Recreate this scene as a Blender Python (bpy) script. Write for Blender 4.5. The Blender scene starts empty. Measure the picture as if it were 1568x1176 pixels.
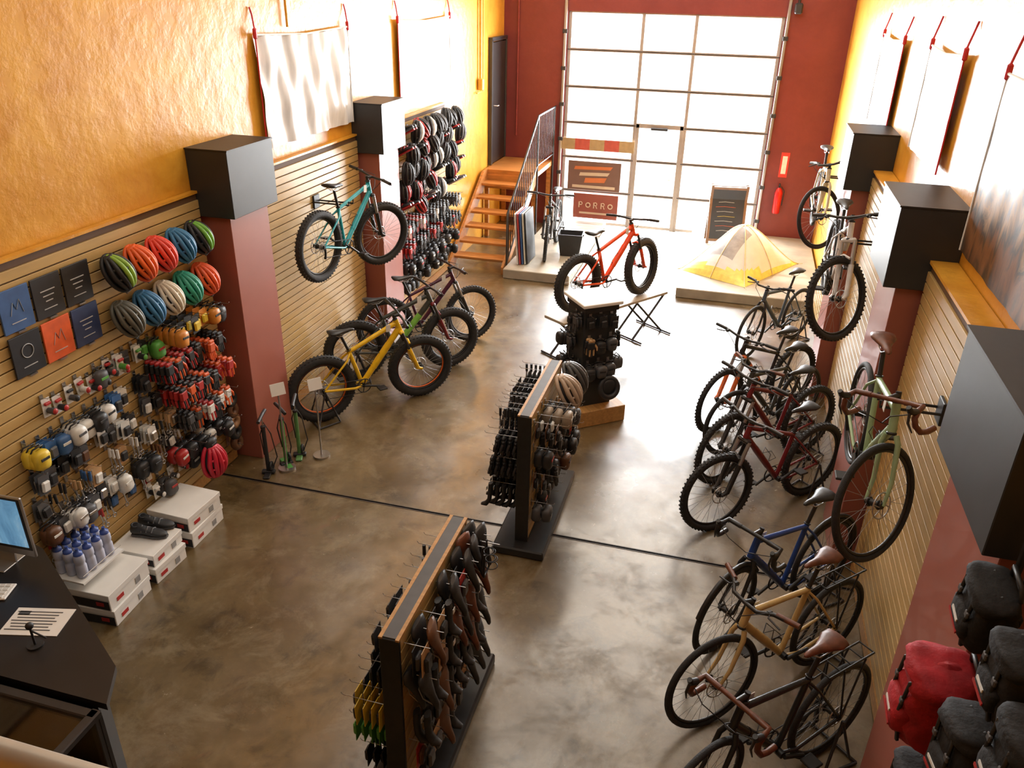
import bpy, bmesh, math, random
from mathutils import Matrix, Vector, Euler
rnd=random.Random(7)
pi=math.pi
def V(*a): return Vector(a)
# ---------------------------------------------------------------- materials
_mc={}
def M(name,col,rough=.5,metal=0.,var=0.,scale=6.,bump=0.,coat=0.,bscale=None,emit=0.,stretch=None,sub=0.):
    if name in _mc: return _mc[name]
    m=bpy.data.materials.new(name); m.use_nodes=True
    nt=m.node_tree; b=nt.nodes['Principled BSDF']
    b.inputs['Base Color'].default_value=(*col,1); b.inputs['Roughness'].default_value=rough
    b.inputs['Metallic'].default_value=metal; b.inputs['Coat Weight'].default_value=coat
    if emit:
        b.inputs['Emission Color'].default_value=(*col,1); b.inputs['Emission Strength'].default_value=emit
    tc=nt.nodes.new('ShaderNodeTexCoord'); mp=nt.nodes.new('ShaderNodeMapping'); nt.links.new(tc.outputs['Object'],mp.inputs[0])
    if stretch: mp.inputs['Scale'].default_value=stretch
    if var:
        n=nt.nodes.new('ShaderNodeTexNoise'); n.inputs['Scale'].default_value=scale; n.inputs['Detail'].default_value=5
        nt.links.new(mp.outputs[0],n.inputs['Vector'])
        r=nt.nodes.new('ShaderNodeValToRGB'); r.color_ramp.elements[0].position=.32; r.color_ramp.elements[1].position=.68
        r.color_ramp.elements[0].color=(*[max(0,c*(1-var)) for c in col],1)
        r.color_ramp.elements[1].color=(*[min(1,c*(1+var)) for c in col],1)
        nt.links.new(n.outputs['Fac'],r.inputs[0]); nt.links.new(r.outputs[0],b.inputs['Base Color'])
    if bump:
        n=nt.nodes.new('ShaderNodeTexNoise'); n.inputs['Scale'].default_value=bscale or scale*4; n.inputs['Detail'].default_value=4
        nt.links.new(mp.outputs[0],n.inputs['Vector'])
        bm=nt.nodes.new('ShaderNodeBump'); bm.inputs['Strength'].default_value=bump; bm.inputs['Distance'].default_value=.02
        nt.links.new(n.outputs['Fac'],bm.inputs['Height']); nt.links.new(bm.outputs[0],b.inputs['Normal'])
    _mc[name]=m; return m
def C(r,g,b,rough=.45,metal=0.):
    return M('paint_%02x%02x%02x_%d%d'%(int(r*255),int(g*255),int(b*255),int(rough*10),int(metal*10)),(r,g,b),rough,metal,var=.12,scale=14)
BLK=M('black_plastic',(.014,.014,.015),.45,var=.2,scale=20)
RUB=M('tyre_rubber',(.018,.018,.019),.7,var=.25,scale=40,bump=.4,bscale=220)
GRY=M('dark_grey_metal',(.06,.06,.065),.4,.6,var=.1)
CHR=M('brushed_steel',(.50,.50,.51),.3,1.,var=.08)
SIL=M('silver_alloy',(.42,.42,.43),.35,.8,var=.05)
WHT=M('white_card',(.78,.77,.74),.6,var=.04)
TAN=M('leather_brown',(.13,.038,.016),.45,var=.3,scale=25)
BLUB=M('box_black',(.024,.026,.028),.45,var=.15,scale=3)
WOOD=M('maple_veneer',(.46,.24,.075),.45,var=.18,scale=5,stretch=(1,8,8))
# ---------------------------------------------------------------- mesh builder
class MB:
    def __init__(s): s.v=[];s.f=[];s.m=[];s.sm=[];s.mats=[];s.T=Matrix.Identity(4)
    def mi(s,mat):
        if mat not in s.mats: s.mats.append(mat)
        return s.mats.index(mat)
    def add(s,vs,fs,mat,smooth=False):
        b=len(s.v);T=s.T;k=s.mi(mat)
        s.v+=[T@Vector(p) for p in vs]
        for f in fs:
            s.f.append([b+i for i in f]); s.m.append(k); s.sm.append(smooth)
    def box(s,c,d,mat,R=None,b=0.):
        c=Vector(c); h=[x/2 for x in d]
        R=(Euler(R).to_matrix() if isinstance(R,tuple) else R) if R is not None else None
        b=min(b,min(h)*.9)
        sg=[(x,y,z) for x in(-1,1) for y in(-1,1) for z in(-1,1)]
        if b<=0:
            vs=[V(x*h[0],y*h[1],z*h[2]) for x,y,z in sg]
            fs=[(0,1,3,2),(4,6,7,5),(0,4,5,1),(2,3,7,6),(0,2,6,4),(1,5,7,3)]
        else:
            vs=[];idx={}
            for q in sg:
                for a in range(3):
                    idx[(q,a)]=len(vs)
                    vs.append(V(*[q[i]*(h[i] if i==a else h[i]-b) for i in range(3)]))
            fs=[]
            for a in range(3):
                o=[i for i in range(3) if i!=a]
                for sa in(-1,1):
                    f=[]
                    for p,r in((-1,-1),(1,-1),(1,1),(-1,1)):
                        q=[0,0,0];q[a]=sa;q[o[0]]=p;q[o[1]]=r;f.append(idx[(tuple(q),a)])
                    fs.append(f)
                c2=a; A,B=o
                for sA in(-1,1):
                    for sB in(-1,1):
                        q=[0,0,0];q[A]=sA;q[B]=sB;q[c2]=-1;q1=tuple(q);q[c2]=1;q2=tuple(q)
                        fs.append((idx[(q1,A)],idx[(q2,A)],idx[(q2,B)],idx[(q1,B)]))
            for q in sg: fs.append((idx[(q,0)],idx[(q,1)],idx[(q,2)]))
        vs=[(R@p if R is not None else p)+c for p in vs]
        s.add(vs,fs,mat)
    def tube(s,pts,r,mat,n=8,closed=False,cap=True,flat=None):
        pts=[Vector(p) for p in pts];N=len(pts)
        rr=r if isinstance(r,(list,tuple)) else [r]*N
        up=None;vs=[];
        for i,p in enumerate(pts):
            if closed: d=pts[(i+1)%N]-pts[i-1]
            else: d=pts[min(i+1,N-1)]-pts[max(i-1,0)]
            if d.length<1e-9: d=V(0,0,1)
            d.normalize()
            if up is None:
                up=V(0,0,1) if abs(d.z)<.9 else V(1,0,0)
            a=up-d*up.dot(d)
            if a.length<1e-6: a=d.orthogonal()
            a.normalize(); bb=d.cross(a); up=a
            for k in range(n):
                t=2*pi*k/n
                vs.append(p+a*math.cos(t)*rr[i]*(flat or 1)+bb*math.sin(t)*rr[i])
        fs=[]
        for i in range(N if closed else N-1):
            j=(i+1)%N
            for k in range(n):
                fs.append((i*n+k,i*n+(k+1)%n,j*n+(k+1)%n,j*n+k))
        s.add(vs,fs,mat,True)
        if cap and not closed:
            s.add(vs[:n],[list(range(n))[::-1]],mat); s.add(vs[-n:],[list(range(n))],mat)
    def torus(s,c,ax,R,r,mat,nu=36,nv=8):
        c=Vector(c);ax=Vector(ax).normalized();a=ax.orthogonal().normalized();b=ax.cross(a)
        vs=[];fs=[]
        for i in range(nu):
            t=2*pi*i/nu; d=a*math.cos(t)+b*math.sin(t)
            for k in range(nv):
                u=2*pi*k/nv; vs.append(c+d*(R+r*math.cos(u))+ax*r*math.sin(u))
        for i in range(nu):
            for k in range(nv):
                fs.append((i*nv+k,i*nv+(k+1)%nv,((i+1)%nu)*nv+(k+1)%nv,((i+1)%nu)*nv+k))
        s.add(vs,fs,mat,True)
    def ell(s,c,rad,mat,R=None,nu=14,nv=8,lo=-1.):
        c=Vector(c);vs=[];fs=[]
        R=(Euler(R).to_matrix() if isinstance(R,tuple) else R) if R is not None else None
        p0=math.asin(lo)
        for j in range(nv+1):
            ph=p0+(pi/2-p0)*j/nv
            for i in range(nu):
                t=2*pi*i/nu
                p=V(rad[0]*math.cos(ph)*math.cos(t),rad[1]*math.cos(ph)*math.sin(t),rad[2]*math.sin(ph))
                vs.append((R@p if R is not None else p)+c)
        for j in range(nv):
            for i in range(nu):
                fs.append((j*nu+i,j*nu+(i+1)%nu,(j+1)*nu+(i+1)%nu,(j+1)*nu+i))
        s.add(vs,fs,mat,True)
    def soft(s,c,rad,mat,e=.45,nu=12,nv=8,wr=0.,R=None):
        c=Vector(c);vs=[];fs=[]
        R=(Euler(R).to_matrix() if isinstance(R,tuple) else R) if R is not None else None
        def P_(x): return math.copysign(abs(x)**e,x)
        o=rnd.uniform(0,9)
        for j in range(nv+1):
            ph=-pi/2+pi*j/nv
            for i in range(nu):
                t=2*pi*i/nu
                q=V(P_(math.cos(ph))*P_(math.cos(t)),P_(math.cos(ph))*P_(math.sin(t)),P_(math.sin(ph)))
                k=1+wr*(math.sin(q.y*7+o+q.z*3)*.5+math.sin(q.z*11+o*2+q.x*5)*.5)
                p=V(q.x*rad[0],q.y*rad[1],q.z*rad[2])*k
                vs.append((R@p if R is not None else p)+c)
        for j in range(nv):
            for i in range(nu):
                fs.append((j*nu+i,j*nu+(i+1)%nu,(j+1)*nu+(i+1)%nu,(j+1)*nu+i))
        s.add(vs,fs,mat,True)
    def loft(s,rings,mat,smooth=True,cap=True):
        n=len(rings[0]);vs=[p for r in rings for p in r];fs=[]
        for j in range(len(rings)-1):
            for i in range(n): fs.append((j*n+i,j*n+(i+1)%n,(j+1)*n+(i+1)%n,(j+1)*n+i))
        s.add(vs,fs,mat,smooth)
        if cap: s.add(rings[0],[list(range(n))[::-1]],mat); s.add(rings[-1],[list(range(n))],mat)
    def prism(s,poly,vec,mat):
        n=len(poly);a=[Vector(p) for p in poly];b=[p+Vector(vec) for p in a]
        fs=[list(range(n))[::-1],[n+i for i in range(n)]]+[(i,(i+1)%n,n+(i+1)%n,n+i) for i in range(n)]
        s.add(a+b,fs,mat)
    def grid(s,fn,nu,nv,mat,smooth=True):
        vs=[fn(i/nu,j/nv) for j in range(nv+1) for i in range(nu+1)]
        fs=[(j*(nu+1)+i,j*(nu+1)+i+1,(j+1)*(nu+1)+i+1,(j+1)*(nu+1)+i) for j in range(nv) for i in range(nu)]
        s.add(vs,fs,mat,smooth)
    def finish(s,name,mtx=None):
        me=bpy.data.meshes.new(name); me.from_pydata([tuple(p) for p in s.v],[],s.f)
        for m in s.mats: me.materials.append(m)
        me.polygons.foreach_set('material_index',s.m); me.polygons.foreach_set('use_smooth',s.sm)
        bm=bmesh.new(); bm.from_mesh(me); bmesh.ops.recalc_face_normals(bm,faces=bm.faces); bm.to_mesh(me); bm.free()
        o=bpy.data.objects.new(name,me); bpy.context.collection.objects.link(o)
        if mtx is not None: o.matrix_world=mtx
        return o
def Tr(x,y,z): return Matrix.Translation((x,y,z))
def Rz(a): return Matrix.Rotation(a,4,'Z')
def solo(name,c,d,mat,b=0):
    m=MB(); m.box((0,0,0),d,mat,b=b); return m.finish(name,Tr(*c))
# ---------------------------------------------------------------- room
XL,XR,YB=-4.27,1.48,14.9
def wallmat(name,c1,c2,rough=.5,bs=9,bstr=.5,scale=1.3):
    m=bpy.data.materials.new(name); m.use_nodes=True; nt=m.node_tree; N=nt.nodes; L=nt.links; b=N['Principled BSDF']
    tc=N.new('ShaderNodeTexCoord')
    n=N.new('ShaderNodeTexNoise'); n.inputs['Scale'].default_value=scale; n.inputs['Detail'].default_value=8; n.inputs['Roughness'].default_value=.7; n.inputs['Distortion'].default_value=.3
    L.new(tc.outputs['Object'],n.inputs['Vector'])
    r=N.new('ShaderNodeValToRGB'); r.color_ramp.elements[0].position=.36; r.color_ramp.elements[1].position=.66
    r.color_ramp.elements[0].color=(*c1,1); r.color_ramp.elements[1].color=(*c2,1)
    L.new(n.outputs['Fac'],r.inputs[0]); L.new(r.outputs[0],b.inputs['Base Color']); b.inputs['Roughness'].default_value=rough
    n2=N.new('ShaderNodeTexNoise'); n2.inputs['Scale'].default_value=bs; n2.inputs['Detail'].default_value=5; n2.inputs['Roughness'].default_value=.6
    L.new(tc.outputs['Object'],n2.inputs['Vector'])
    r2=N.new('ShaderNodeValToRGB'); r2.color_ramp.elements[0].position=.38; r2.color_ramp.elements[1].position=.66
    L.new(n2.outputs['Fac'],r2.inputs[0])
    bm=N.new('ShaderNodeBump'); bm.inputs['Strength'].default_value=bstr; bm.inputs['Distance'].default_value=.008
    L.new(r2.outputs[0],bm.inputs['Height']); L.new(bm.outputs[0],b.inputs['Normal'])
    return m
ORG=wallmat('orange_plaster',(.60,.26,.022),(.76,.39,.048),.33,bs=7,bstr=.28,scale=2.2)
MAR=wallmat('maroon_paint',(.17,.026,.022),(.21,.036,.03),.45,bstr=.15)
REDC=M('brick_red_paint',(.33,.10,.07),.42,var=.06,scale=2,coat=.1)
CEI=M('ceiling_white',(.55,.5,.42),.7,var=.05)
def floormat():
    m=bpy.data.materials.new('stained_concrete'); m.use_nodes=True; nt=m.node_tree; N=nt.nodes; L=nt.links; b=N['Principled BSDF']
    tc=N.new('ShaderNodeTexCoord')
    def noise(sc,det=6,dist=0.,ro=.6):
        n=N.new('ShaderNodeTexNoise'); n.inputs['Scale'].default_value=sc; n.inputs['Detail'].default_value=det; n.inputs['Distortion'].default_value=dist; n.inputs['Roughness'].default_value=ro
        L.new(tc.outputs['Object'],n.inputs['Vector']); return n.outputs['Fac']
    def ramp(f,stops):
        r=N.new('ShaderNodeValToRGB'); e=r.color_ramp.elements
        e[0].position=stops[0][0]; e[0].color=(*stops[0][1],1); e[1].position=stops[-1][0]; e[1].color=(*stops[-1][1],1)
        for p,c in stops[1:-1]:
            q=e.new(p); q.color=(*c,1)
        L.new(f,r.inputs[0]); return r.outputs[0]
    def mix(f,a,c,mode='MIX'):
        x=N.new('ShaderNodeMix'); x.data_type='RGBA'; x.blend_type=mode
        if isinstance(f,float): x.inputs[0].default_value=f
        else: L.new(f,x.inputs[0])
        for sock,v in((x.inputs[6],a),(x.inputs[7],c)):
            if isinstance(v,tuple): sock.default_value=(*v,1)
            else: L.new(v,sock)
        return x.outputs[2]
    base=ramp(noise(1.3,10,.3,.68),[(.3,(.065,.041,.014)),(.5,(.115,.075,.028)),(.7,(.18,.125,.055))])
    st=ramp(noise(3.6,8,.5,.7),[(.34,(.32,.32,.34)),(.46,(1,1,1))])
    col=mix(.7,base,st,'MULTIPLY')
    gp=ramp(noise(2.1,9,.4,.75),[(.50,(0,0,0)),(.64,(.6,.6,.6))])
    col=mix(gp,col,(.24,.19,.115))
    fl=ramp(noise(15,5,0,.7),[(.66,(0,0,0)),(.70,(1,1,1))]); msk=ramp(noise(.8,3),[(.48,(0,0,0)),(.58,(1,1,1))])
    f2=mix(1.0,fl,msk,'MULTIPLY')
    col=mix(f2,col,(.42,.38,.29))
    rd=ramp(noise(1.7,5,.5),[(.66,(0,0,0)),(.78,(.5,.5,.5))])
    col=mix(rd,col,(.22,.045,.03))
    L.new(col,b.inputs['Base Color'])
    rg=ramp(noise(2.6,8,0,.7),[(.3,(.25,.25,.25)),(.7,(.5,.5,.5))]); L.new(rg,b.inputs['Roughness'])
    bm=N.new('ShaderNodeBump'); bm.inputs['Strength'].default_value=.12; bm.inputs['Distance'].default_value=.01
    L.new(noise(6,4),bm.inputs['Height']); L.new(bm.outputs[0],b.inputs['Normal'])
    b.inputs['Specular IOR Level'].default_value=.6
    cw=ramp(noise(3.1,8,.3,.72),[(.36,(.2,.2,.2)),(.54,(1,1,1))]); L.new(cw,b.inputs['Coat Weight'])
    cr_=ramp(noise(1.9,6,0,.6),[(.3,(.12,.12,.12)),(.7,(.30,.30,.30))]); L.new(cr_,b.inputs['Coat Roughness'])
    b.inputs['Coat IOR'].default_value=1.75
    return m
FLM=floormat()
CONC=M('platform_concrete',(.36,.32,.25),.4,var=.15,scale=4,bump=.1)
solo('floor',(-1.4,6.4,-.1),(6.2,18,.2),FLM)
solo('ceiling',(-1.4,6.4,5.6),(6.2,18,.2),CEI)
m=MB()
solo('wall_left',(XL-.1,6.4,2.75),(.2,18,5.5),ORG)
solo('wall_right',(XR+.1,6.4,2.75),(.2,18,5.5),ORG)
solo('wall_near',(-1.4,-2.6,2.75),(6.2,.2,5.5),ORG)
DX0,DX1,DZ=-3.12,.45,3.72
m.box(((XL-.1+DX0)/2,YB+.1,2.75),(DX0-XL+.1,.2,5.5),MAR)
m.box(((XR+.1+DX1)/2,YB+.1,2.75),(XR+.1-DX1,.2,5.5),MAR)
m.box(((DX0+DX1)/2,YB+.1,(5.5+DZ)/2),(DX1-DX0,.2,5.5-DZ),MAR)
m.finish('wall_back')
m=MB(); JN=M('joint_dark',(.012,.008,.005),.9,var=.1)  # dark line of the floor expansion joint
m.box((-1.4,5.36,.001),(5.6,.014,.003),JN); m.box((-1.4,5.36,.0015),(5.6,.034,.002),M('joint_sealant',(.04,.025,.014),.6,var=.2)); m.finish('trim_1')
# garage door
FR=M('garage_door_frame',(.34,.30,.28),.45,.2,var=.1)
m=MB(); yD=YB+.06
zs=[.06+i*(DZ-.06)/6 for i in range(7)]
xs=[DX0,-1.83,-.95,DX1]
for z in zs: m.box(((DX0+DX1)/2,yD,z+(0.02 if z<.1 else 0)),(DX1-DX0,.05,.055),FR,b=.006)
for x in xs: m.box((x+(.03 if x==DX0 else -.03 if x==DX1 else 0),yD,DZ/2),(.06,.056,DZ),FR,b=.006)
for z in zs[1:-1]: m.box(((DX0+DX1)/2,yD-.03,z),(DX1-DX0,.012,.012),GRY)
for x in(-1.78,-1.0): m.box((x,yD-.02,.98),(.07,.05,1.9),FR,b=.006)
m.box((-1.39,yD-.02,1.9),(.84,.05,.08),FR,b=.006)
m.tube([(-1.1,yD-.06,1.0),(-1.1,yD-.1,1.0),(-1.22,yD-.1,1.0)],.01,CHR); m.box((-1.39,yD-.07,1.86),(.3,.05,.05),GRY,b=.01)
for x in(DX0-.04,DX1+.04):
    m.box((x,YB-.03,2.3),(.05,.06,4.6),SIL,b=.01)
    for k in range(6): m.box((x,YB-.05,.4+.6*k),(.09,.03,.07),GRY,b=.01)
m.finish('garage_door')
gm=bpy.data.materials.new('clear_glazing'); gm.use_nodes=True; nt=gm.node_tree; nt.nodes.remove(nt.nodes['Principled BSDF'])
t=nt.nodes.new('ShaderNodeBsdfTransparent'); g=nt.nodes.new('ShaderNodeBsdfGlossy'); g.inputs['Roughness'].default_value=.05; x=nt.nodes.new('ShaderNodeMixShader'); x.inputs[0].default_value=.04
nt.links.new(t.outputs[0],x.inputs[1]); nt.links.new(g.outputs[0],x.inputs[2]); nt.links.new(x.outputs[0],nt.nodes['Material Output'].inputs[0])
m=MB(); m.box(((DX0+DX1)/2,yD+.035,DZ/2),(DX1-DX0-.02,.006,DZ-.02),gm); m.finish('window_1')
def paper(r,g,b):
    k=M('poster_paper_%d%d%d'%(r*99,g*99,b*99),(r,g,b),.6,var=.08)
    nt=k.node_tree
    if 'tl' not in nt.nodes:
        tl=nt.nodes.new('ShaderNodeBsdfTranslucent'); tl.name='tl'; tl.inputs[0].default_value=(r,g,b,1)
        mx=nt.nodes.new('ShaderNodeMixShader'); mx.inputs[0].default_value=.2
        nt.links.new(nt.nodes['Principled BSDF'].outputs[0],mx.inputs[1]); nt.links.new(tl.outputs[0],mx.inputs[2]); nt.links.new(mx.outputs[0],nt.nodes['Material Output'].inputs[0])
    return k
m=MB()
P1=paper(.16,.09,.07); P2=paper(.6,.18,.06); P3=paper(.6,.48,.36); R1=paper(.24,.07,.05)
m.box((-2.5,YB-.01,.96),(.98,.004,.52),P1)
for i,(a,b_) in enumerate([(.16,.05),(.05,.05),(-.06,.08)]):
    m.prism([(-2.5-.38+.1*i,YB-.014,.93+a-b_/2),(-2.5+.30-.05*i,YB-.014,.95+a-b_/2),(-2.5+.34-.05*i,YB-.014,.96+a+b_/2),(-2.5-.36+.1*i,YB-.014,.94+a+b_/2)],(0,-.003,0),P2 if i!=1 else P3)
m.box((-2.5,YB-.014,.76),(.8,.003,.05),P3)
m.box((-2.44,YB-.01,.40),(.84,.004,.46),R1)
for k in range(5):
    x=-2.72+k*.14
    if k in(1,4): m.torus((x,YB-.016,.42),(0,1,0),.04,.011,P3,14,5)
    else:
        m.box((x-.03,YB-.016,.42),(.018,.004,.11),P3); m.torus((x,YB-.016,.445),(0,1,0),.027,.009,P3,12,5)
        if k!=0: m.box((x+.02,YB-.016,.39),(.016,.004,.06),P3,R=(0,-.4,0))
m.box((-2.44,YB-.014,.27),(.6,.003,.035),P3); m.finish('door_poster')
m=MB()
for k in range(5): m.box((-3.02+.27*k+.0,YB-.02,1.52),(.27,.012,.2),[C(.35,.25,.13),C(.42,.08,.06)][k%2] if k<4 else C(.35,.25,.13))
m.finish('door_banner')
# slatwalls
SLAT=M('slatwall_maple',(.50,.33,.125),.38,var=.10,scale=3,stretch=(6,1,6))
GRV=M('slat_groove',(.10,.05,.02),.7,var=.1)
def slatwall(x,side,y0,y1,z0=.12,z1=2.52):
    m=MB(); d=.03*side; cy=(y0+y1)/2
    m.box((x-d*.8,cy,(z0+z1)/2),(.012,y1-y0,z1-z0),GRV)
    n=int((z1-z0)/.076)
    for i in range(n):
        z=z0+i*.076
        m.box((x-d*.32,cy,z+.038-.003),(.018,y1-y0,.066),SLAT,b=.002)
    m.box((x-d*.4,cy,z0-.06),(.03,y1-y0,.1),WOOD)
    w=.055 if side>0 else .165
    m.box((x-side*(w/2-.002),cy,z1+.012),(w,y1-y0,.02),ORG)
    m.finish('slatwall_panel')
SX=XL+.06; SRX=XR-.17
for a,b_ in((.6,5.66),(6.34,8.66),(9.32,11.65)): slatwall(SX,1,a,b_)
for a,b_ in((-1,2.62),(3.5,5.62),(6.38,8.66),(9.32,11.4)): slatwall(SRX,-1,a,b_)
def column(side,y0,y1):
    m=MB(); cy=(y0+y1)/2
    xa=XL if side>0 else XR
    w1,w0=(.30,.38) if side>0 else (.33,.42)
    if side<0 and y0<3: w0=.46;w1=.38
    m.box((xa+side*w1/2,cy,1.17),(w1,y1-y0-.1,2.34),REDC,b=.004)
    m.box((xa+side*w0/2,cy,2.60),(w0,y1-y0,.54),BLUB,b=.004)
    m.box((xa+side*(w0/2+.005),cy,2.875),(w0+.01,y1-y0+.01,.012),BLK)
    m.finish('column')
for y0,y1 in((5.66,6.34),(8.66,9.32)): column(1,y0,y1)
for y0,y1 in((2.64,3.48),(5.62,6.38),(8.66,9.32)): column(-1,y0,y1)
m=MB(); m.box((-2.74,13.19,.075),(1.05,3.36,.15),CONC,b=.01); m.finish('entry_platform')
m=MB(); m.box((.42,13.19,.075),(2.05,3.36,.15),CONC,b=.01); m.finish('entry_platform')
m=MB(); m.prism([(-2.20,11.52,.002),(-2.20,14.88,.002),(-2.20,14.88,.06)],(1.58,0,0),CONC); m.finish('entry_ramp')
solo('ground_outside',(-1.4,20,-.12),(20,9.9,.2),M('pavement_concrete',(.6,.58,.55),.8,var=.1))
# stairs
OAK=M('stair_wood',(.42,.17,.04),.45,var=.25,scale=4,stretch=(1,6,6))
m=MB(); n=7
for i in range(n-1):
    z=1.2*(i+1)/n; y=11.85+1.75*(i+.5)/ (n-1)
    m.box((-3.76,y,z-.02),(.86,.27,.04),OAK,b=.005)
for x in(-4.2,-3.32):
    m.prism([(x-.02,11.66,0),(x-.02,11.9,0),(x-.02,13.66,1.02),(x-.02,13.66,1.2),(x-.02,13.45,1.2),(x-.02,11.66,.12)],(.04,0,0),OAK)
m.box((-3.76,14.27,1.16),(.94,1.22,.08),OAK)
m.box((-3.76,13.66,1.0),(.94,.04,.24),OAK)
for x in(-4.2,-3.34):
    for y in(13.7,14.8): m.box((x,y,.56),(.07,.07,1.12),OAK)
m.finish('wooden_staircase')
m=MB(); xr=-3.272
m.tube([(xr,11.75,0),(xr,11.75,.95),(xr,13.6,2.15),(xr,14.86,2.15)],.018,GRY)
m.tube([(xr,11.75,.18),(xr,13.6,1.33),(xr,14.86,1.33)],.012,GRY)
for k in range(26):
    y=11.85+k*.12
    zt=.95+min(1.2,(y-11.75)/1.85*1.2); m.tube([(xr,y,zt-.78),(xr,y,zt)],.008,GRY,5)
for y,z in((13.6,2.15),(14.8,2.15)): m.tube([(xr,y,0),(xr,y,z)],.018,GRY)
m.finish('stair_railing')
m=MB(); BD=M('door_black_paint',(.02,.017,.016),.4,var=.15)
m.box((XL+.03,14.45,2.22),(.05,.86,2.0),BD,b=.004)
for y in(13.99,14.86 ): m.box((XL+.035,y,2.24),(.07,.06,2.06),GRY,b=.004)
m.box((XL+.035,14.43,3.27),(.07,.92,.06),GRY); m.tube([(XL+.05,14.12,2.2),(XL+.12,14.12,2.2),(XL+.12,14.22,2.2)],.012,CHR)
m.finish('door_1')
YEL=C(.7,.42,.08); m=MB(); m.tube([(XL+.04,13.4,5.4),(XL+.04,13.4,2.7)],.022,YEL); m.tube([(XL+.04,13.55,5.4),(XL+.04,13.55,2.5),(XL+.04,13.2,2.5)],.012,YEL); m.box((XL+.05,13.4,2.62),(.08,.12,.18),YEL,b=.01)
m.tube([(XL+.03,7.4,5.4),(XL+.03,7.4,3.7)],.012,ORG)
m.finish('wall_conduit')
m=MB(); MR2=C(.25,.04,.035); m.tube([(-4.0,YB-.03,5.4),(-4.0,YB-.03,1.6)],.014,MR2); m.tube([(.62,YB-.03,5.3),(.62,YB-.03,3.9)],.02,GRY); m.box((.62,YB-.1,3.85),(.12,.18,.16),GRY,b=.02)
m.finish('wall_conduit')
# banners
def banner(name,x,side,y0,y1,z0,z1,mat,fold=.02):
    m=MB(); L=y1-y0
    def fn(u,v):
        w=math.sin(u*23+math.sin(v*5)*1.3)*.5+math.sin(u*51+v*4)*.3+math.sin(v*17+u*6)*.2
        return V(x+side*(.05+fold*w),y0+u*L,z0+v*(z1-z0)-.03*math.sin(u*pi)*(v))
    m.grid(fn,80,30,mat)
    RC=C(.6,.03,.04)
    for u in(.0,1.):
        yy=y0+u*L
        m.box((x+side*.05,yy,z1+.01),(.035,.035,.09),RC,b=.01); m.tube([(x+side*.05,yy,z1+.05),(x+side*.02,yy+.03,z1+.16),(x+side*.01,yy+.02,z1+.22)],.008,RC,6)
        m.tube([(x+side*.05,yy,z1),(x+side*.05,yy,z0)],.007,RC if u==0 else WHT,5)
    m.tube([(x+side*.05,y0,z1),(x+side*.05,(y0+y1)/2,z1-.03),(x+side*.05,y1,z1)],.010,WHT,6)
    return m.finish(name)
BW=M('banner_vinyl_white',(.76,.78,.81),.3,var=.16,scale=3,stretch=(1,5,.8))
def picmat(name,stops,scale=1.2,zr=None,amt=.5,rough=.3):
    m=bpy.data.materials.new(name); m.use_nodes=True; nt=m.node_tree; b=nt.nodes['Principled BSDF']
    tc=nt.nodes.new('ShaderNodeTexCoord'); n=nt.nodes.new('ShaderNodeTexNoise'); n.inputs['Scale'].default_value=scale; n.inputs['Detail'].default_value=9; n.inputs['Distortion'].default_value=.8; n.inputs['Roughness'].default_value=.65
    mp=nt.nodes.new('ShaderNodeMapping'); mp.inputs['Scale'].default_value=(1,1.8,.7)
    nt.links.new(tc.outputs['Object'],mp.inputs[0]); nt.links.new(mp.outputs[0],n.inputs['Vector'])
    fac=n.outputs['Fac']
    if zr:
        sp=nt.nodes.new('ShaderNodeSeparateXYZ'); nt.links.new(tc.outputs['Object'],sp.inputs[0])
        mr=nt.nodes.new('ShaderNodeMapRange'); mr.inputs[1].default_value=zr[0]; mr.inputs[2].default_value=zr[1]; nt.links.new(sp.outputs['Z'],mr.inputs[0])
        a=nt.nodes.new('ShaderNodeMath'); a.operation='MULTIPLY_ADD'; a.inputs[1].default_value=amt; a.inputs[2].default_value=-amt/2; nt.links.new(fac,a.inputs[0])
        s=nt.nodes.new('ShaderNodeMath'); s.operation='ADD'; nt.links.new(a.outputs[0],s.inputs[0]); nt.links.new(mr.outputs[0],s.inputs[1]); fac=s.outputs[0]
    r=nt.nodes.new('ShaderNodeValToRGB'); e=r.color_ramp.elements
    e[0].position=stops[0][0];e[0].color=(*stops[0][1],1);e[1].position=stops[-1][0];e[1].color=(*stops[-1][1],1)
    for p,c in stops[1:-1]:
        q=e.new(p);q.color=(*c,1)
    nt.links.new(fac,r.inputs[0]); nt.links.new(r.outputs[0],b.inputs['Base Color']); b.inputs['Roughness'].default_value=rough
    return m
PICA=picmat('landscape_print',[(.0,(.03,.02,.012)),(.18,(.22,.09,.03)),(.26,(.04,.03,.02)),(.36,(.40,.22,.08)),(.44,(.10,.12,.15)),(.52,(.6,.62,.66)),(.60,(.22,.26,.33)),(.70,(.7,.73,.78)),(1,(.85,.87,.9))],3.2,(2.6,3.9),.7,.45)  # landscape print; blown-out glare painted into the pale upper stops
PICB=picmat('sky_print',[(.0,(.05,.06,.08)),(.2,(.10,.16,.25)),(.45,(.45,.55,.65)),(.7,(.2,.28,.4)),(1,(.7,.75,.8))],2.2,(2.7,3.8),.9,.5)
banner('hanging_banner',XL,1,6.8,8.62,2.68,3.66,BW,.03)
banner('hanging_banner',XL,1,10.0,11.9,2.7,3.68,BW,.008)
banner('hanging_banner',XR,-1,3.5,5.5,2.66,3.7,PICA,.006)
banner('hanging_banner',XR,-1,6.65,7.9,2.9,3.72,BW,.008)
banner('hanging_banner',XR,-1,9.3,10.8,2.75,3.68,PICB,.006)
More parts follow.
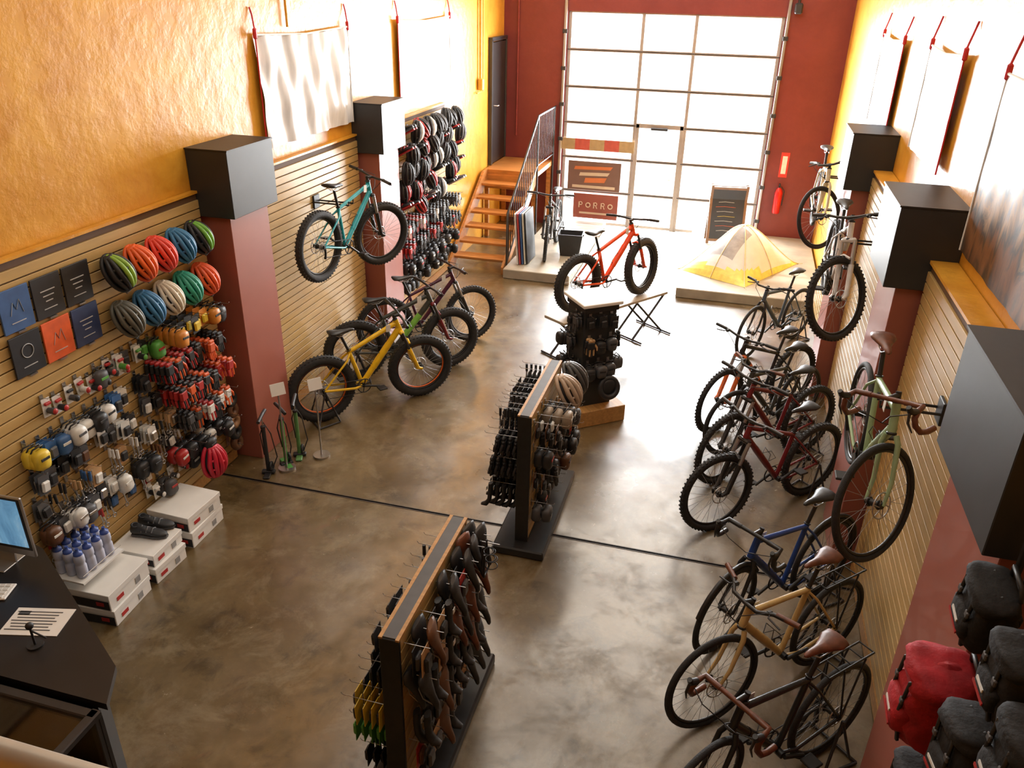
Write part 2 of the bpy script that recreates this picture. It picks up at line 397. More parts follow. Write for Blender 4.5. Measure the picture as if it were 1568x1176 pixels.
# ---------------------------------------------------------------- bikes
def wheel(m,c,R,t,rimc=BLK,nsp=28,rotor=1,fat=False):
    c=Vector(c); ax=V(0,1,0)
    m.torus(c,ax,R-t,t,RUB,48,10)
    ir=R-2*t
    if fat:
        for s in(-1,1): m.torus(c+V(0,s*t*.55,0),ax,ir-.0,.006,BLK,48,6)
        m.torus(c,ax,ir-.004,.009,rimc,48,6)
    else:
        m.torus(c,ax,ir-.006,.010,rimc,48,6)
    if t>.025:
        for i in range(56):
            a=2*pi*i/56
            for s in(-1,1):
                p=c+V(math.cos(a),0,math.sin(a))*(R-t+t*.95*math.cos(.5))+V(0,s*t*.5,0)
                m.box(p,(.014,.016,.012),RUB,R=(0,-a+pi/2,0))
    m.tube([c-V(0,.05,0),c+V(0,.05,0)],.02,BLK,10); m.torus(c-V(0,.03,0),ax,.024,.006,BLK,16,5); m.torus(c+V(0,.03,0),ax,.024,.006,BLK,16,5)
    for i in range(nsp):
        a=2*pi*i/nsp; s=1 if i%2 else -1; o=(.75 if (i//2)%2 else -.75)
        p0=c+V(math.cos(a+o)*.024,s*.03,math.sin(a+o)*.024); p1=c+V(math.cos(a)*(ir-.008),0,math.sin(a)*(ir-.008))
        m.tube([p0,p1],.0014,SIL,3,cap=False)
    if rotor:
        m.torus(c+V(0,.045,0),ax,.075,.005,CHR,24,4)
        for k in range(6):
            a=k*pi/3; m.tube([c+V(math.cos(a)*.02,.045,math.sin(a)*.02),c+V(math.cos(a+.5)*.075,.045,math.sin(a+.5)*.075)],.004,CHR,4)
def saddle(m,p,mat=BLK):
    rings=[]
    for x,w,h,z in((-.13,.045,.012,.008),(-.12,.072,.02,.006),(-.07,.075,.024,0),(-.02,.05,.022,-.004),(.04,.028,.02,-.004),(.1,.02,.018,0),(.135,.015,.012,-.002),(.145,.006,.006,-.004)):
        rings.append([Vector(p)+V(x,w*math.cos(2*pi*k/12),z+h*math.sin(2*pi*k/12)) for k in range(12)])
    m.loft(rings,mat)
    for s in(-1,1): m.tube([Vector(p)+V(-.09,s*.03,-.01),Vector(p)+V(-.03,s*.022,-.045),Vector(p)+V(.04,s*.022,-.045),Vector(p)+V(.1,s*.01,-.01)],.004,CHR,5)
def bike(name,rear,front,fc,style='mtb',accent=None,steer=0.,lean=0.,stand=True,rimc=BLK,sad=BLK,tape=BLK,rack=False,forkc=None,fender=False,stdc=GRY,t=None,tag=True):
    rear=Vector(rear);front=Vector(front)
    fat=style=='fat'; R=.365 if fat else (.36 if style=='mtb' else .345); t=t or (.05 if fat else (.028 if style=='mtb' else .019))
    wb=1.12 if style in('fat','mtb') else 1.03
    accent=accent or fc; forkc=forkc or BLK
    m=MB(); A=V(0,0,R); F=V(wb,0,R); BB=V(.44,0,R-.05)
    ha=math.radians(69 if style in('fat','mtb') else 71.5); h=V(-math.cos(ha),0,math.sin(ha))
    fl=(.14 if style in('fat','mtb') else .05)
    S0=F-V(.045,0,0); HB=S0+h*(R+fl); HT=HB+h*(.12 if style!='drop' else .15)
    s_=V(-.292,0,.956); ST=BB+s_*(.43 if style in('fat','mtb') else .50); SD=BB+s_*(.66 if style in('fat','mtb') else .70)
    k=1.25 if fat else 1.
    m.tube([HB-h*.01,HT+h*.01],.024*k,fc,12)
    dt=HB.lerp(HT,.12)
    m.tube([BB,dt],[.024*k,.027*k],fc,12)
    m.tube([BB.lerp(dt,.3),BB.lerp(dt,.72)],.0285*k,accent,12,cap=False)
    m.tube([ST-s_*.02,HT-h*.03],[.017*k,.021*k],fc,12)
    q=BB.lerp(dt,.42); dd=(dt-BB).normalized(); nn=V(-dd.z,0,dd.x)
    for s in(-1,1): m.tube([q-dd*.06+nn*.03,q-dd*.06+nn*.09+V(0,s*.03,0),q+dd*.06+nn*.09+V(0,s*.035,0),q+dd*.08+nn*.03],.003,BLK,4)
    m.tube([BB,ST],.018*k,fc,12); m.tube([ST,SD-V(0,0,.05)],.0145,BLK,10); m.torus(ST,s_,.02*k,.005,BLK,14,5)
    ww=.075 if fat else .06
    for s in(-1,1):
        m.tube([BB+V(0,s*.03,0),BB+V(-.1,s*ww*.95,0),A+V(0,s*ww,0)],.011*k,fc,8)
        m.tube([ST-s_*.03+V(0,s*.012,0),ST-s_*.06+V(-.06,s*ww*.8,-.03),A+V(0,s*ww,0)],.009*k,fc,8)
        m.box(A+V(0,s*(ww+.003),0),(.04,.012,.04),BLK,b=.005)
    m.tube([BB+V(0,-.05,0),BB+V(0,.05,0)],.023,BLK,12)
    m.torus(BB+V(0,-.055,0),(0,1,0),.075,.006,BLK,28,5)
    ca=rnd.uniform(-.6,.6)
    for s in(-1,1):
        d=V(math.cos(ca),0,math.sin(ca))*s*-1
        e=BB+V(0,s*.075,0)+d*.17
        m.tube([BB+V(0,s*.06,0),e],[.014,.011],BLK,8); m.box(e+V(0,s*.055,0),(.09,.09,.018),BLK,b=.004)
    for q in range(4):
        a=ca+q*pi/2; m.tube([BB+V(0,-.055,0),BB+V(math.cos(a)*.075,-.055,math.sin(a)*.075)],.006,BLK,5)
    for i,rr in enumerate((.05,.042,.034,.026)): m.torus(A+V(0,-.035-.006*i,0),(0,1,0),rr,.003,SIL,20,4)
    m.tube([BB+V(0,-.055,.075),A+V(0,-.045,.05)],.004,GRY,4); m.tube([BB+V(0,-.055,-.075),A+V(.03,-.045,-.11)],.004,GRY,4)
    m.tube([A+V(0,-.07,-.02),A+V(.02,-.06,-.07),A+V(.03,-.05,-.12)],.012,BLK,6); m.torus(A+V(.03,-.045,-.11),(0,1,0),.014,.004,BLK,10,4)
    saddle(m,SD,sad)
    if tag: m.box(HT+V(-.10,-.035,-.06),(.05,.003,.075),WHT)
    wheel(m,A,R,t,rimc,28,1,fat)
    base=m.T.copy()
    m.T=base@Tr(*HB)@Matrix.Rotation(steer,4,h)@Tr(*(-HB))
    wheel(m,F,R,t,rimc,28,1,fat)
    cr=HB-h*.02
    if style in('fat','mtb'):
        m.box(cr,(.05,.15 if fat else .13,.04),forkc,b=.012)
        for s in(-1,1):
            y=V(0,s*(.07 if fat else .062),0)
            mid=cr.lerp(S0,.42)
            m.tube([cr+y,mid+y],.0165,SIL if style=='mtb' else GRY,10); m.tube([mid+y,S0+y+h*.02,F+y],[.023,.022,.014],forkc,10)
        m.tube([cr.lerp(S0,.3)+V(.03,-.06,0),cr.lerp(S0,.24)+V(.035,0,.0),cr.lerp(S0,.3)+V(.03,.06,0)],.012,forkc,6)
    else:
        for s in(-1,1): m.tube([cr+V(0,s*.03,0),cr+V(0,s*.05,0)-h*.05,S0.lerp(cr,.3)+V(.005,s*.055,0),F+V(0,s*.055,0)],[.016,.016,.013,.009],forkc,8)
    for q in(HB-h*.012,HT+h*.014): m.torus(q,h,.02,.009,BLK,16,6)
    stt=HT+h*.05; m.tube([HT,stt+h*.02],.016,BLK,10)
    if style!='drop':
        cl=stt+V(.06,0,.01); m.tube([stt,cl],.017,BLK,8)
        w=.37 if style in('fat','mtb') else .31; rs=.02; bk=-.03 if style!='city' else -.12
        P=[cl+V(bk,-w,rs),cl+V(bk*.5,-w*.55,rs),cl+V(0,-.1,rs*.3),cl+V(0,0,0),cl+V(0,.1,rs*.3),cl+V(bk*.5,w*.55,rs),cl+V(bk,w,rs)]
        m.tube(P,.0125,BLK,8)
        for s in(-1,1):
            a=cl+V(bk,s*w,rs); b_=cl+V(bk*.6,s*(w-.13),rs)
            m.tube([a,b_],.017,tape,8)
            m.tube([b_+V(.015,-s*.03,0),b_+V(.05,-s*.01,-.01),b_+V(.045,s*.08,-.025)],.006,GRY,5); m.box(b_+V(.02,-s*.035,-.005),(.04,.03,.03),BLK,b=.008)
            m.tube([b_+V(.03,-s*.03,0),cl+V(.1,s*.08,.0),cl+V(.07,s*.02,-.1),HB+V(.03,0,.02)],.0035,BLK,4)
    else:
        cl=stt+V(.085,0,.01); m.tube([stt,cl],.015,BLK,8)
        m.tube([cl+V(0,-.2,0),cl+V(0,.2,0)],.0135,tape,8)
        for s in(-1,1):
            w=s*.205
            m.tube([cl+V(0,s*.1,0),cl+V(.0,w*.97,0),cl+V(.05,w,-.005),cl+V(.085,w*1.02,-.03),cl+V(.09,w*1.05,-.07),cl+V(.06,w*1.08,-.115),cl+V(.01,w*1.1,-.13),cl+V(-.05,w*1.1,-.132)],.0165,tape,8)
            m.tube([cl+V(.06,w,-.005),cl+V(.11,w,.015),cl+V(.125,w,.045)],[.018,.018,.014],BLK,8)
            m.tube([cl+V(.118,w,.01),cl+V(.135,w,-.04),cl+V(.115,w*1.03,-.1)],[.008,.007,.004],GRY,6)
            m.tube([cl+V(.1,w*.9,-.01),cl+V(.13,w*.5,-.03),cl+V(.06,0,-.12),HB+V(.03,0,.05)],.0035,BLK,4)
    if fender:
        pts=[F+V(math.cos(a)*(R+.015),0,math.sin(a)*(R+.015)) for a in [math.radians(20+q*13) for q in range(11)]]; m.tube(pts,.016,BLK,6)
    m.T=base
    if fender:
        pts=[A+V(math.cos(a)*(R+.015),0,math.sin(a)*(R+.015)) for a in [math.radians(50+q*13) for q in range(11)]]; m.tube(pts,.016,BLK,6)
    if rack:
        z=R*2+.05
        for s in(-1,1):
            m.tube([V(.18,s*.05,z),V(-.2,s*.05,z)],.006,BLK,6)
            m.tube([A+V(0,s*.07,.01),V(-.12,s*.055,z)],.006,BLK,6); m.tube([A+V(0,s*.07,.01),V(.06,s*.055,z)],.006,BLK,6)
        for q in range(5): m.tube([V(.18-q*.095,-.05,z),V(.18-q*.095,.05,z)],.005,BLK,5)
        m.tube([V(.18,0,z),ST-s_*.05],.005,BLK,5)
    if stand:
        for s in(-1,1):
            m.tube([A+V(0,s*.09,0),V(-.10,s*.13,.03),V(-.12,s*.17,.012)],.009,stdc,6); m.tube([A+V(0,s*.09,0),V(.12,s*.13,.012)],.009,stdc,6)
            m.tube([V(-.12,s*.17,.012),V(.12,s*.13,.012)],.009,stdc,6)
        m.tube([V(-.12,-.17,.012),V(-.12,.17,.012)],.009,stdc,6)
    d=(front-rear).normalized(); y=V(0,0,1).cross(d).normalized(); z=d.cross(y)
    mt=Matrix((d,y,z)).transposed().to_4x4(); mt.translation=(rear+front)/2-d*wb/2
    return m.finish(name,mt@Matrix.Rotation(lean,4,'X'))
yel=C(.80,.50,.015,.3); orgp=C(.85,.075,.012,.3); teal=C(.02,.35,.42,.3); gg=C(.30,.42,.24,.35); blk=C(.018,.018,.02,.25); cream=C(.75,.65,.45,.35)
blue=C(.015,.05,.22,.3); tanp=C(.55,.38,.16,.35); wh=C(.62,.60,.58,.3); dkr=C(.16,.012,.018,.3); slate=C(.05,.08,.11,.35); orange2=C(.8,.16,.03,.3); purp=C(.07,.012,.035,.3); lime=C(.2,.5,.08,.4); gryf=C(.05,.055,.05,.3)
bike('fat_tire_bike',(-3.75,6.58,0),(-3.03,7.39,0),yel,'fat',forkc=yel,rimc=orange2,steer=-.15)
bike('fat_tire_bike',(-3.84,7.55,0),(-2.98,8.24,0),gryf,'fat',forkc=dkr,rimc=BLK,steer=.1,accent=lime)
bike('mountain_bike',(-3.82,8.35,0),(-3.0,9.05,0),purp,'mtb',steer=.1,t=.036)
bike('mountain_bike',(-3.90,6.98,1.36),(-3.74,8.06,1.22),teal,'mtb',stand=False,steer=-.4,t=.04)
bike('fat_tire_bike',(-1.62,9.02,.56),(-.98,9.93,.56),orgp,'fat',stand=False,steer=.2,forkc=orgp)
bike('mountain_bike',(-2.80,13.25,.15),(-2.74,12.15,.15),blk,'mtb',steer=.15)
bike('hybrid_bike',(1.03,10.42,0),(.45,9.57,0),slate,'city',steer=.1)
bike('mountain_bike',(.86,8.36,0),(.2,7.60,0),blk,'mtb',forkc=orange2,steer=.1,accent=orange2)
bike('hybrid_bike',(.96,7.94,0),(.28,7.12,0),gryf,'city',steer=-.1,tape=TAN)
bike('mountain_bike',(1.0,7.40,0),(.25,6.62,0),dkr,'mtb',steer=.1)
bike('mountain_bike',(1.0,6.63,0),(.23,5.86,0),dkr,'mtb',steer=-.1)
bike('touring_bike',(1.03,5.24,0),(.32,4.43,0),blue,'drop',steer=.15,fender=True)
bike('touring_bike',(1.03,4.55,0),(.26,3.74,0),tanp,'city',steer=-.1,sad=TAN,tape=TAN,forkc=tanp,rack=True)
bike('touring_bike',(.98,3.77,0),(.24,2.98,0),blk,'drop',steer=.1,sad=TAN,tape=TAN,rack=True)
bike('road_bike',(1.0,5.13,1.27),(1.02,4.10,1.235),gg,'drop',steer=-.8,stand=False,sad=TAN,tape=TAN,forkc=gg)
bike('mountain_bike',(1.0,8.03,1.45),(1.0,6.94,1.42),wh,'mtb',steer=-.8,stand=False,forkc=wh,accent=orange2)
bike('hybrid_bike',(1.0,10.5,1.50),(1.0,9.42,1.50),cream,'city',steer=-.8,stand=False,forkc=cream)
def bracket(x0,x1,y,z):
    m=MB()
    m.box((x0,y,z),(.02,.12,.14),BLK,b=.004); m.tube([(x0,y-.05,z),(x1,y-.05,z),(x1,y-.05,z+.04)],.009,BLK,6); m.tube([(x0,y+.05,z),(x1,y+.05,z),(x1,y+.05,z+.04)],.009,BLK,6)
    m.finish('bike_wall_bracket')
bracket(SX+.012,-3.80,7.58,2.02); bracket(SRX-.012,.97,4.5,2.0); bracket(SRX-.012,.97,7.4,2.15); bracket(SRX-.012,.97,9.85,2.22)
m=MB(); PLY=M('ply_deck',(.42,.36,.28),.5,var=.12)
d=V(.64,.91,0).normalized(); q=V(-d.y,d.x,0); c0=V(-1.3,9.47,.54)
m.box(c0,(1.85,.34,.035),PLY,R=(0,0,math.atan2(d.y,d.x)),b=.004)
for s in(-.55,.62):
    for e in(-1,1):
        a=c0+d*s+q*.14*e; m.tube([a+d*.28,a-d*.28-V(0,0,.53)],.016,GRY,6); m.tube([a-d*.28,a+d*.28-V(0,0,.53)],.016,GRY,6)
    for k in(-.28,.28): m.tube([c0+d*(s+k)+q*.3-V(0,0,.525),c0+d*(s+k)-q*.3-V(0,0,.525)],.014,GRY,6)
m.finish('bike_display_stand')
# ---------------------------------------------------------------- products
def rc(p): return rnd.choice(p)
K=C(.018,.018,.02,.5); DG=C(.07,.07,.075,.5); RD=C(.42,.022,.02); OR=C(.70,.11,.02); GN=C(.10,.35,.06); BL=C(.04,.12,.3); WH=C(.7,.69,.65); YE=C(.7,.5,.04); BR=C(.12,.05,.022); KR=C(.5,.3,.14)
def glove(m,T,c,c2=None):
    o=m.T; m.T=o@T; c2=c2 or K
    m.box((0,0,-.06),(.035,.085,.09),c,b=.014); m.box((0,0,-.01),(.03,.07,.035),c2,b=.01)
    for k in range(4):
        y=-.032+.0215*k; L=(.055,.07,.075,.062)[k]; m.tube([(0,y,-.1),(.006,y,-.1-L*.6),(.012,y,-.1-L)],[.0115,.011,.008],c2 if k%2 else c,6)
    m.tube([(0,.04,-.05),(.008,.062,-.08),(.012,.066,-.11)],[.013,.012,.008],c2,6); m.T=o
def card(m,T,c,c2,w=.09,h=.14):
    o=m.T; m.T=o@T; m.box((0,0,-h/2),(.004,w,h),c); m.box((.014,0,-h*.58),(.026,w*.7,h*.55),c2,b=.01); m.T=o
def pouch(m,T,c,c2):
    o=m.T; m.T=o@T; m.soft((.03,0,-.09),(.04,.058,.068),c,.55,10,7,.06); m.box((.068,0,-.075),(.006,.07,.02),c2,b=.002); m.tube([(0,-.04,-.03),(.02,-.04,0),(.02,.04,0),(0,.04,-.03)],.006,K,5); m.T=o
def lamp(m,T,c,c2):
    o=m.T; m.T=o@T; m.box((0,0,-.06),(.004,.07,.13),WH); m.tube([(.01,0,-.08),(.065,0,-.08)],[.02,.024],c,10); m.ell((.065,0,-.08),(.01,.022,.022),c2,nu=10,nv=5); m.box((.015,0,-.03),(.02,.05,.02),c2,b=.004); m.T=o
def tool(m,T,c,c2):
    o=m.T; m.T=o@T
    m.tube([(.01,0,0),(.01,0,-.07)],.011,c,7); m.tube([(.01,0,-.07),(.01,.012,-.15)],.006,CHR,5); m.torus((.01,.012,-.165),(1,0,0),.016,.005,CHR,10,4); m.T=o
def strapbag(m,T,c,c2):
    o=m.T; m.T=o@T; m.tube([(0,0,-.01),(.0,.0,-.08),(.005,0,-.16),(.03,0,-.2),(.07,0,-.21)],[.03,.032,.03,.034,.018],c,8,flat=.6); m.box((.03,0,-.06),(.004,.03,.03),c2); m.T=o
def shoe(m,T,c,c2):
    o=m.T; m.T=o@T
    rings=[]
    for x,w,h,z in((0,.024,.03,.045),(.02,.034,.045,.05),(.07,.034,.046,.05),(.12,.036,.036,.04),(.17,.045,.026,.03),(.22,.045,.021,.025),(.26,.032,.016,.02),(.275,.012,.008,.016)):
        rings.append([V(x,w*math.cos(2*pi*k/12),z+h*math.sin(2*pi*k/12)) for k in range(12)])
    m.loft(rings,c)
    rings=[[V(x,w*math.cos(2*pi*k/10),.004+.012*math.sin(2*pi*k/10)) for k in range(10)] for x,w in((0,.028),(.08,.035),(.17,.047),(.23,.045),(.275,.02))]
    m.loft(rings,c2)
    for x in(.09,.13,.17): m.tube([(x,-.036,.045),(x,0,.05+.28*(.19-x)+.01),(x,.036,.045)],.008,c2,5)
    m.torus((.035,0,.088),(.2,0,1),.026,.008,K,14,5); m.T=o
def bottle(m,T,c,c2):
    o=m.T; m.T=o@T
    prof=[(.0,.034),(.01,.037),(.09,.037),(.1,.032),(.115,.032),(.125,.037),(.165,.036),(.18,.03)]
    m.tube([(0,0,z) for z,r in prof],[r for z,r in prof],c,14); m.tube([(0,0,.18),(0,0,.2),(0,0,.205),(0,0,.23)],[.031,.029,.012,.011],c2,12); m.T=o
def helmet(m,T,c,c2,visor=False,lod=1):
    o=m.T; m.T=o@T; a,b_,h=.152,.108,.125
    def pt(t,al,k=1): return V(h*math.cos(t)*math.cos(al),b_*math.cos(t)*math.sin(al),a*math.sin(t))*k
    m.grid(lambda u,v: pt((u-.5)*pi,(v-.5)*pi,.86 if lod else .93),14,12,K)
    st=12 if lod else 26
    for i,al in enumerate((-64,-38,-13,13,38,64)):
        al=math.radians(al); pts=[pt(math.radians(t),al*(1-.25*abs(t)/90)) for t in range(-78,79,st)]
        m.tube(pts,[.012+.009*math.cos(math.radians(t)) for t in range(-78,79,st)],c if i not in(2,3) or c2 is None else c2,7 if lod else 5)
    m.tube([V(.0,b_*1.0*math.cos(t),a*math.sin(t)) for t in [2*pi*k/24 for k in range(24)]],.018,c,8 if lod else 5,closed=True)
    for t in((-45,-15,18,48) if lod else (-30,30)):
        for s in(-1,1): m.tube([pt(math.radians(t),s*math.radians(x)) for x in(38,50,64)],.011,c,6)
    for t in(-62,64): m.tube([pt(math.radians(t),math.radians(x)) for x in range(-60,61,20)],.019,c,6)
    m.tube([pt(math.radians(5),math.radians(x)) for x in(-12,0,12)],.012,c,6)
    if visor: m.box((.05,0,a+.02),(.012,.13,.06),c,R=(0,.5,0),b=.005)
    m.tube([V(0,.09,.02),V(-.0,.04,-.17),V(0,-.04,-.17),V(0,-.09,.02)],.004,K,4); m.T=o
def hook(m,T,L=.2):
    o=m.T; m.T=o@T; m.tube([(0,0,.01),(L,0,.01),(L+.01,0,.025)],.0022,CHR,4); m.box((.0,0,.005),(.006,.03,.05),CHR); m.T=o
def row(m,T,y0,y1,z,kind,pal,pal2,sp,n=3,gap=.035,jit=.02,skip=.06,L=None):
    y=y0
    while y<=y1:
        if rnd.random()>skip:
            zz=z+rnd.uniform(-jit,jit); c=rc(pal); c2=rc(pal2)
            L_=(L or n*gap+.02); hook(m,T@Tr(0,y,zz),L_)
            f=kind if not isinstance(kind,list) else rc(kind)
            nn=max(1,n-rnd.randint(0,1))
            for k in range(nn):
                f(m,T@Tr(.02+k*gap,y+rnd.uniform(-.008,.008),zz)@Matrix.Rotation(rnd.uniform(-.12,.12),4,'X'),c,c2)
        y+=sp*rnd.uniform(.9,1.1)
WL=Tr(SX+.005,0,0)
cols=[C(.05,.12,.3),C(.02,.02,.022),C(.018,.018,.02),C(.02,.022,.028),C(.75,.12,.03),C(.03,.05,.13)]
for i,(y,z) in enumerate([(3.70,2.23),(3.96,2.23),(4.22,2.23),(3.70,1.93),(3.96,1.93),(4.22,1.93)]):
    m=MB(); m.box((0,0,0),(.012,.24,.275),cols[i],b=.002)
    lw=C(.5,.5,.5)
    if i in(0,4): m.tube([(.008,-.05,-.03),(.008,-.02,.05),(.008,.0,.0),(.008,.03,.06),(.008,.05,-.03)],.002,lw,4)
    elif i==3: m.torus((.008,0,.02),(1,0,0),.045,.003,lw,20,4)
    else:
        for k in range(3): m.box((.007,0,.04-.035*k),(.003,.12-.03*k,.006),lw)
    m.box((.007,0,-.08),(.003,.11,.005),lw); m.box((.0,.0,-.145),(.03,.06,.012),CHR)
    m.finish('brand_plaque',Tr(SX+.017,y,z)@Matrix.Rotation(.03,4,'Y'))
hc=[(K,C(.25,.42,.05)),(C(.78,.12,.02),None),(C(.72,.055,.03),None),(C(.03,.16,.32),None),(K,C(.16,.42,.05)),(C(.10,.10,.08),None),(C(.04,.17,.34),None),(C(.66,.60,.47),None),(C(.03,.30,.20),None),(C(.78,.11,.03),None)]
for i,(a,b_) in enumerate(hc):
    r,k=divmod(i,5); m=MB(); y=4.50+.235*k; z=2.22 if r==0 else 1.87
    helmet(m,Matrix.Rotation(-.35,4,'Y')@Matrix.Rotation(.25,4,'X')@Matrix.Scale(.9,4),a,b_); m.tube([(-.09,0,.01),(.03,0,.01)],.005,CHR,5)
    m.finish('bicycle_helmet',Tr(SX+.10,y,z))
m=MB()
row(m,WL,4.90,5.52,1.66,[pouch,card],[C(.7,.30,.03),C(.6,.22,.03),K],[K,YE],.10,4,.06)
row(m,WL,4.2,4.95,1.60,[lamp,card,pouch],[K,DG,GN],[RD,K,GN],.10,2)
row(m,WL,3.72,4.5,1.58,lamp,[K,DG,WH],[K,RD],.1,1)
m.finish('hanging_accessory_packs')
m=MB()
row(m,WL,4.72,5.5,1.42,glove,[K,C(.6,.09,.02),K,K],[OR,RD,K,K],.11,5,.045)
row(m,WL,4.80,5.5,1.16,glove,[OR,RD,K,K],[K,K,OR],.11,5,.05)
row(m,WL,4.90,5.5,.90,glove,[K,DG,WH,K],[OR,K,RD],.11,5,.05)
m.finish('hanging_cycling_gloves')
m=MB()
row(m,WL,3.50,4.65,1.36,[card,pouch],[WH,K,YE,BL,K],[K,DG,WH,K],.105,3)
row(m,WL,3.50,4.75,1.16,card,[WH,K,K,DG],[BR,K,WH,K],.10,3)
row(m,WL,3.46,4.85,.96,[card,tool],[K,BL,WH,C(.1,.1,.1),KR],[K,WH,CHR],.095,3)
row(m,WL,3.46,4.85,.77,[tool,card,pouch],[K,DG,WH,BR],[K,WH,CHR],.1,3)
row(m,WL,3.46,4.5,.62,[tool,card],[RD,WH,K],[WH,K,BL],.09,2)
m.finish('hanging_repair_kits')
m=MB()
row(m,WL,4.75,5.5,.64,pouch,[K,K,RD,WH],[WH,K],.13,3,.09)
row(m,WL,4.45,5.3,.46,[pouch,lamp],[K,DG],[RD,WH],.13,2,.07)
m.finish('hanging_saddle_bags')
m=MB(); helmet(m,Rz(0),C(.55,.015,.04),None); m.finish('bicycle_helmet',Tr(SX+.22,5.0,.40))
m=MB()
for i in range(4):
    for j in range(3): bottle(m,Tr(.06+.085*j,-.15+.085*i,.012),C(.50,.53,.66),C(.04,.08,.3))
m.box((.14,-.02,0),(.3,.4,.015),WHT); m.tube([(.28,-.2,.05),(.28,.17,.05)],.004,CHR,5)
m.finish('water_bottle_shelf',Tr(SX+.01,3.62,.36))
m=MB()
for k in range(5):
    m.torus((.12,0,.12+.14*k),(1,0,.1),.06,.04,[BR,K,C(.3,.16,.08)][k%3],18,8)
m.tube([(0,0,.1),(.2,0,.1)],.004,CHR,5); m.box((.0,0,.4),(.006,.05,.7),CHR)
m.finish('rolled_tire_display',Tr(SX+.01,5.54,.16)@Matrix.Scale(.8,4))
m=MB()
for i,z in enumerate((2.40,2.17,1.94,1.71,1.48)):
    y=9.5
    while y<11.58:
        c,c2=rc([(K,None),(K,RD),(K,K),(K,WH),(K,None),(DG,None),(RD,K),(K,RD),(K,DG),(DG,WH)])
        zz=z+rnd.uniform(-.04,.04); xo=rnd.uniform(.02,.1)
        if rnd.random()<.62:
            helmet(m,WL@Tr(.14+xo,y,zz)@Matrix.Rotation(rnd.uniform(-.6,.1),4,'Y')@Matrix.Rotation(rnd.uniform(-.5,.5),4,'X')@Matrix.Scale(.9,4),c,c2,lod=0)
            hook(m,WL@Tr(0,y,zz),.12+xo); y+=.25*rnd.uniform(.85,1.1)
        else:
            for dy in(0,.085): shoe(m,WL@Tr(.03+xo,y-.05+dy,zz-.04)@Matrix.Rotation(-.5,4,'Y'),c,c2 or RD)
            hook(m,WL@Tr(0,y,zz-.05),.12+xo); y+=.2
m.finish('hanging_helmets_and_shoes')
m=MB()
row(m,WL,9.45,11.5,1.28,glove,[K,K,DG,WH],[K,RD,K],.13,6,.05)
row(m,WL,9.45,11.5,1.04,glove,[K,RD,DG,K],[K,K,RD],.13,6,.05)
row(m,WL,9.45,11.5,.78,pouch,[K,DG,K],[WH,RD],.15,4,.08)
row(m,WL,9.45,11.5,.52,pouch,[K,DG],[WH,K],.16,3,.08)
m.finish('hanging_winter_mitts')
# ---------------------------------------------------------------- gondolas
def gondola(cy,cx,L=1.06):
    m=MB(); m.box((0,0,.04),(.42,1.28,.08),BLK,b=.012)
    m.box((0,0,.65),(.07,L-.04,1.14),GRV)
    n=14
    for i in range(n):
        z=.09+i*.08
        for s in(-1,1): m.box((s*.04,0,z+.037),(.018,L-.06,.068),SLAT,b=.002)
    for s in(-1,1): m.box((0,s*(L/2-.012),.65),(.105,.024,1.14),BLK if s<0 else WOOD,b=.003)
    for s in(-1,1): m.box((s*.045,0,1.222),(.02,L,.012),WOOD)
    m.box((0,0,1.222),(.07,L-.02,.01),DG)
    return m.finish('display_gondola',Tr(cx,cy,0))
gondola(5.63,-1.26); gondola(3.24,-1.32)
def side(cx,s): return Tr(cx+s*.052,0,0)@(Matrix.Identity(4) if s>0 else Rz(pi))
def rowg(m,cx,s,y0,y1,*a,**k):
    T=side(cx,s)
    if s<0: y0,y1=-y1,-y0
    row(m,T,y0,y1,*a,**k)
m=MB()
rowg(m,-1.26,-1,5.2,6.1,1.17,[tool,card],[K,DG],[K,DG],.09,5,.04)
rowg(m,-1.26,-1,5.15,6.1,1.0,[glove,strapbag],[K,DG,K],[K,K],.09,5,.05)
rowg(m,-1.26,-1,5.15,6.1,.76,[glove,strapbag],[K,K,K],[K,K],.09,5,.05)
rowg(m,-1.26,-1,5.15,6.1,.52,strapbag,[K,K],[K,K,WH],.095,5,.055)
m.finish('hanging_winter_gloves')
m=MB()
rowg(m,-1.26,1,5.2,5.75,1.14,[pouch,card],[K,BR,C(.3,.24,.18)],[K,WH],.13,3,.08)
rowg(m,-1.26,1,5.2,6.1,.92,[pouch,glove],[K,K,K,DG],[K,K,RD],.12,3,.07)
rowg(m,-1.26,1,5.2,6.1,.68,[pouch,card,glove],[K,K,BR],[K,K,K,WH],.12,3,.07)
rowg(m,-1.26,1,5.2,6.1,.42,pouch,[K,DG,K],[K,K,RD],.15,2,.08)
m.finish('hanging_handlebar_bags')
for y,c in((5.82,C(.40,.30,.22)),(6.08,C(.05,.05,.05))):
    m=MB(); helmet(m,Matrix.Rotation(-.5,4,'Y'),c,None,False); m.finish('commuter_helmet',Tr(-1.10,y,1.1))
m=MB()
rowg(m,-1.32,-1,2.8,3.7,1.1,[tool,card],[K,DG],[K,K],.1,3,.04)
rowg(m,-1.32,-1,2.75,3.7,.90,card,[K,DG,K],[K,K,DG],.11,4,.04)
rowg(m,-1.32,-1,2.72,3.7,.70,card,[YE,YE,GN,K],[K,DG,K],.11,5,.045)
rowg(m,-1.32,-1,2.72,3.7,.50,card,[GN,YE,K,BL,K],[K,DG,GN],.11,5,.045)
rowg(m,-1.32,-1,2.72,3.7,.30,card,[YE,GN,K,K],[K,BL],.11,4,.045)
m.finish('hanging_tool_cards')
m=MB()
